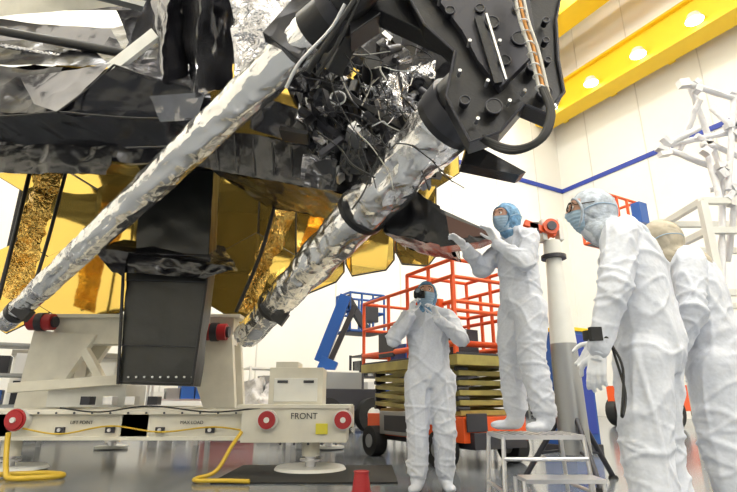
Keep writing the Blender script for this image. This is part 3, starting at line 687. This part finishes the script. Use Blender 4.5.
    grid(-52,52,-50,22,30,24,lambda a,e:.012*s+nose(a,e)-.009*s*(g(a,19,10)+g(a,-19,10))*g(e,3,7)+.004*s*g(e,14,5)-.02*s*(abs(a)/52)**6,skin)
    grid(-58,58,-72,-8,34,24,lambda a,e:.019*s+nose(a,e)*.8-.02*s*(abs(a)/58)**6+.0025*s*math.sin(e*.75)-.014*s*max(0,(-e-55)/17),maskm)
    for sg in(-1,1):
        e=HP(19*sg,3,.000);b.sphere(e,.0125*s,eyew);b.sphere(e+HR@V((0,.009*s,0)),.0065*s,eyed)
        b.pipe([HP(10*sg,12,.017*s),HP(20*sg,14,.015*s),HP(30*sg,10,.012*s)],.003*s,eyed,6)
        b.pipe([HP(54*sg,-12,.006),HP(75*sg,-2,.008),HP(100*sg,6,.008),HP(140*sg,8,.008),HP(180*sg,8,.008)],.003,maskm,6)
        if goggles:
            b.torus(HP(19*sg,2,.022*s),HR@V((0.35*sg,1,0)),.026*s,.003*s,eyed,20);b.pipe([HP(36*sg,5,.02),HP(85*sg,8,.012)],.0025,eyed,6)
    if goggles: b.pipe([HP(-8,4,.026*s),HP(8,4,.026*s)],.003,eyed,6)
    rim=[HP(56*math.cos(t),-12+40*math.sin(t),.012*s) for t in [i*math.pi*2/32 for i in range(33)]]
    b.pipe(rim,.007*s,hood,8,False)
    b.pipe([HP(0 if e_<90 else 180,e_ if e_<90 else 180-e_,.007*s) for e_ in range(30,200,12)],.0035*s,hood,6)  # hood crown seam
    b.done(E)
    for S_ in 'LR':
        wr=W(J['wr'+S_]);h=(hands or {}).get(S_,None)
        el=W(J['el'+S_]);dd=(wr-el).normalized()
        if h: d,n,sd_,curl=RR@V(h[0]),RR@V(h[1]),RR@V(h[2]),h[3]
        else: d=(dd*.6+V((0,0,-.5)));n=RR@V((1 if S_=='L' else -1,0,0));sd_=RR@V((0,1,0));curl=22
        hand(E,'hand_'+S_,wr+d.normalized()*.03,d,n,sd_,curl,glv,1.02*s)
        bb=B('cuff_'+S_);bb.cyl(wr-dd*.035,wr+dd*.03,.052*s,.043*s,suit,20);bb.done(E)
    return E,W,RR
EA,WA,_=person((1.36,2.48,0),(-.80,.60),1.88,dict(elL=(-.30,.04,1.2),wrL=(-.32,.14,.95),elR=(.27,.05,1.2),wrR=(.2,.25,1.05),kneeL=(-.13,.05,.5),ankL=(-.14,.02,.09)),headf=(-.95,.25,.12),heado=(0,.10),hood=hoodg,lean=(0,.02),vox=.009,seed=1,goggles=True,hk=.90)
wrA=WA((-.32,.14,.95));b=B('wrist_strap');b.cyl(wrA+V((0,0,.03)),wrA+V((0,0,.07)),.062,.062,rubber,20);b.box(wrA+V((-.03,-.05,.05)),(.05,.03,.06),rubber);b.pipe([wrA+V((.05,0,.03)),wrA+V((.08,-.03,-.1)),wrA+V((.04,-.04,-.3)),wrA+V((.09,0,-.2)),wrA+V((.07,.02,0))],.006,wireb,8);b.done(EA)
ED,WD,_=person((1.99,2.95,0),(-.78,.62),1.86,dict(elL=(-.27,.02,1.2),wrL=(-.24,.15,.96)),headf=(-.85,.40,.05),heado=(0,.09),hood=hoodt,lean=(0,.03),vox=.010,seed=2)
EC,WC,_=person((1.22,3.95,.530),(-.93,-.36),1.80,dict(elR=(.23,.2,1.29),wrR=(.13,.40,1.42),elL=(-.25,.13,1.23),wrL=(-.13,.28,1.40),ankL=(-.16,0,.09),ankR=(.16,.02,.09),kneeL=(-.13,.05,.5),kneeR=(.14,.04,.5)),
  headf=(-.8,-.5,.10),heado=(0,.03),hood=hoodb,vox=.010,seed=3,hk=1,hands={'L':((.0,.5,.8),(.3,.6,-.5),(1,0,0.1),24),'R':((-.1,.8,.6),(0,.5,-.8),(-1,0,.1),18)})
EB,WB,RB=person((.56,4.75,0),(-.12,-1),1.84,dict(elR=(.31,.14,1.27),wrR=(.15,.22,1.46),elL=(-.29,.13,1.26),wrL=(-.10,.24,1.42),ankL=(-.11,-.02,.09),ankR=(.13,.05,.09)),
  headf=(-.12,-.95,.22),hood=hoodb,vox=.010,seed=4,hk=1,hands={'R':((-.2,.2,1),(-.6,.6,0),(-.4,-.6,.2),40),'L':((.35,.2,.9),(.6,.6,0),(.4,-.6,.2),40)})
b=B('handheld_camera');c=WB((0.065,.22,1.66));hf=V((-.25,-.9,.22)).normalized();CR=frame(hf)
b.box(c,(.10,.045,.06),rubber,CR);b.cyl(c+hf*.02,c+hf*.09,.026,.028,rubber,24);b.cyl(c+hf*.088,c+hf*.092,.022,.022,glass,24);b.box(c+CR@V((0,0,.036)),(.04,.04,.018),rubber,CR);b.done(EB,bevel=.005)
# ------------------------------------------------------------ camera
cam=bpy.data.cameras.new('cam');cam.lens=F/737*36;cam.sensor_width=36;cam.clip_end=200
co=bpy.data.objects.new('cam',cam);co.location=(0,0,CH);co.rotation_euler=(math.pi/2+PITCH,0,0);scn.collection.objects.link(co);scn.camera=co
scn.view_settings.view_transform='Standard';scn.view_settings.look='None'
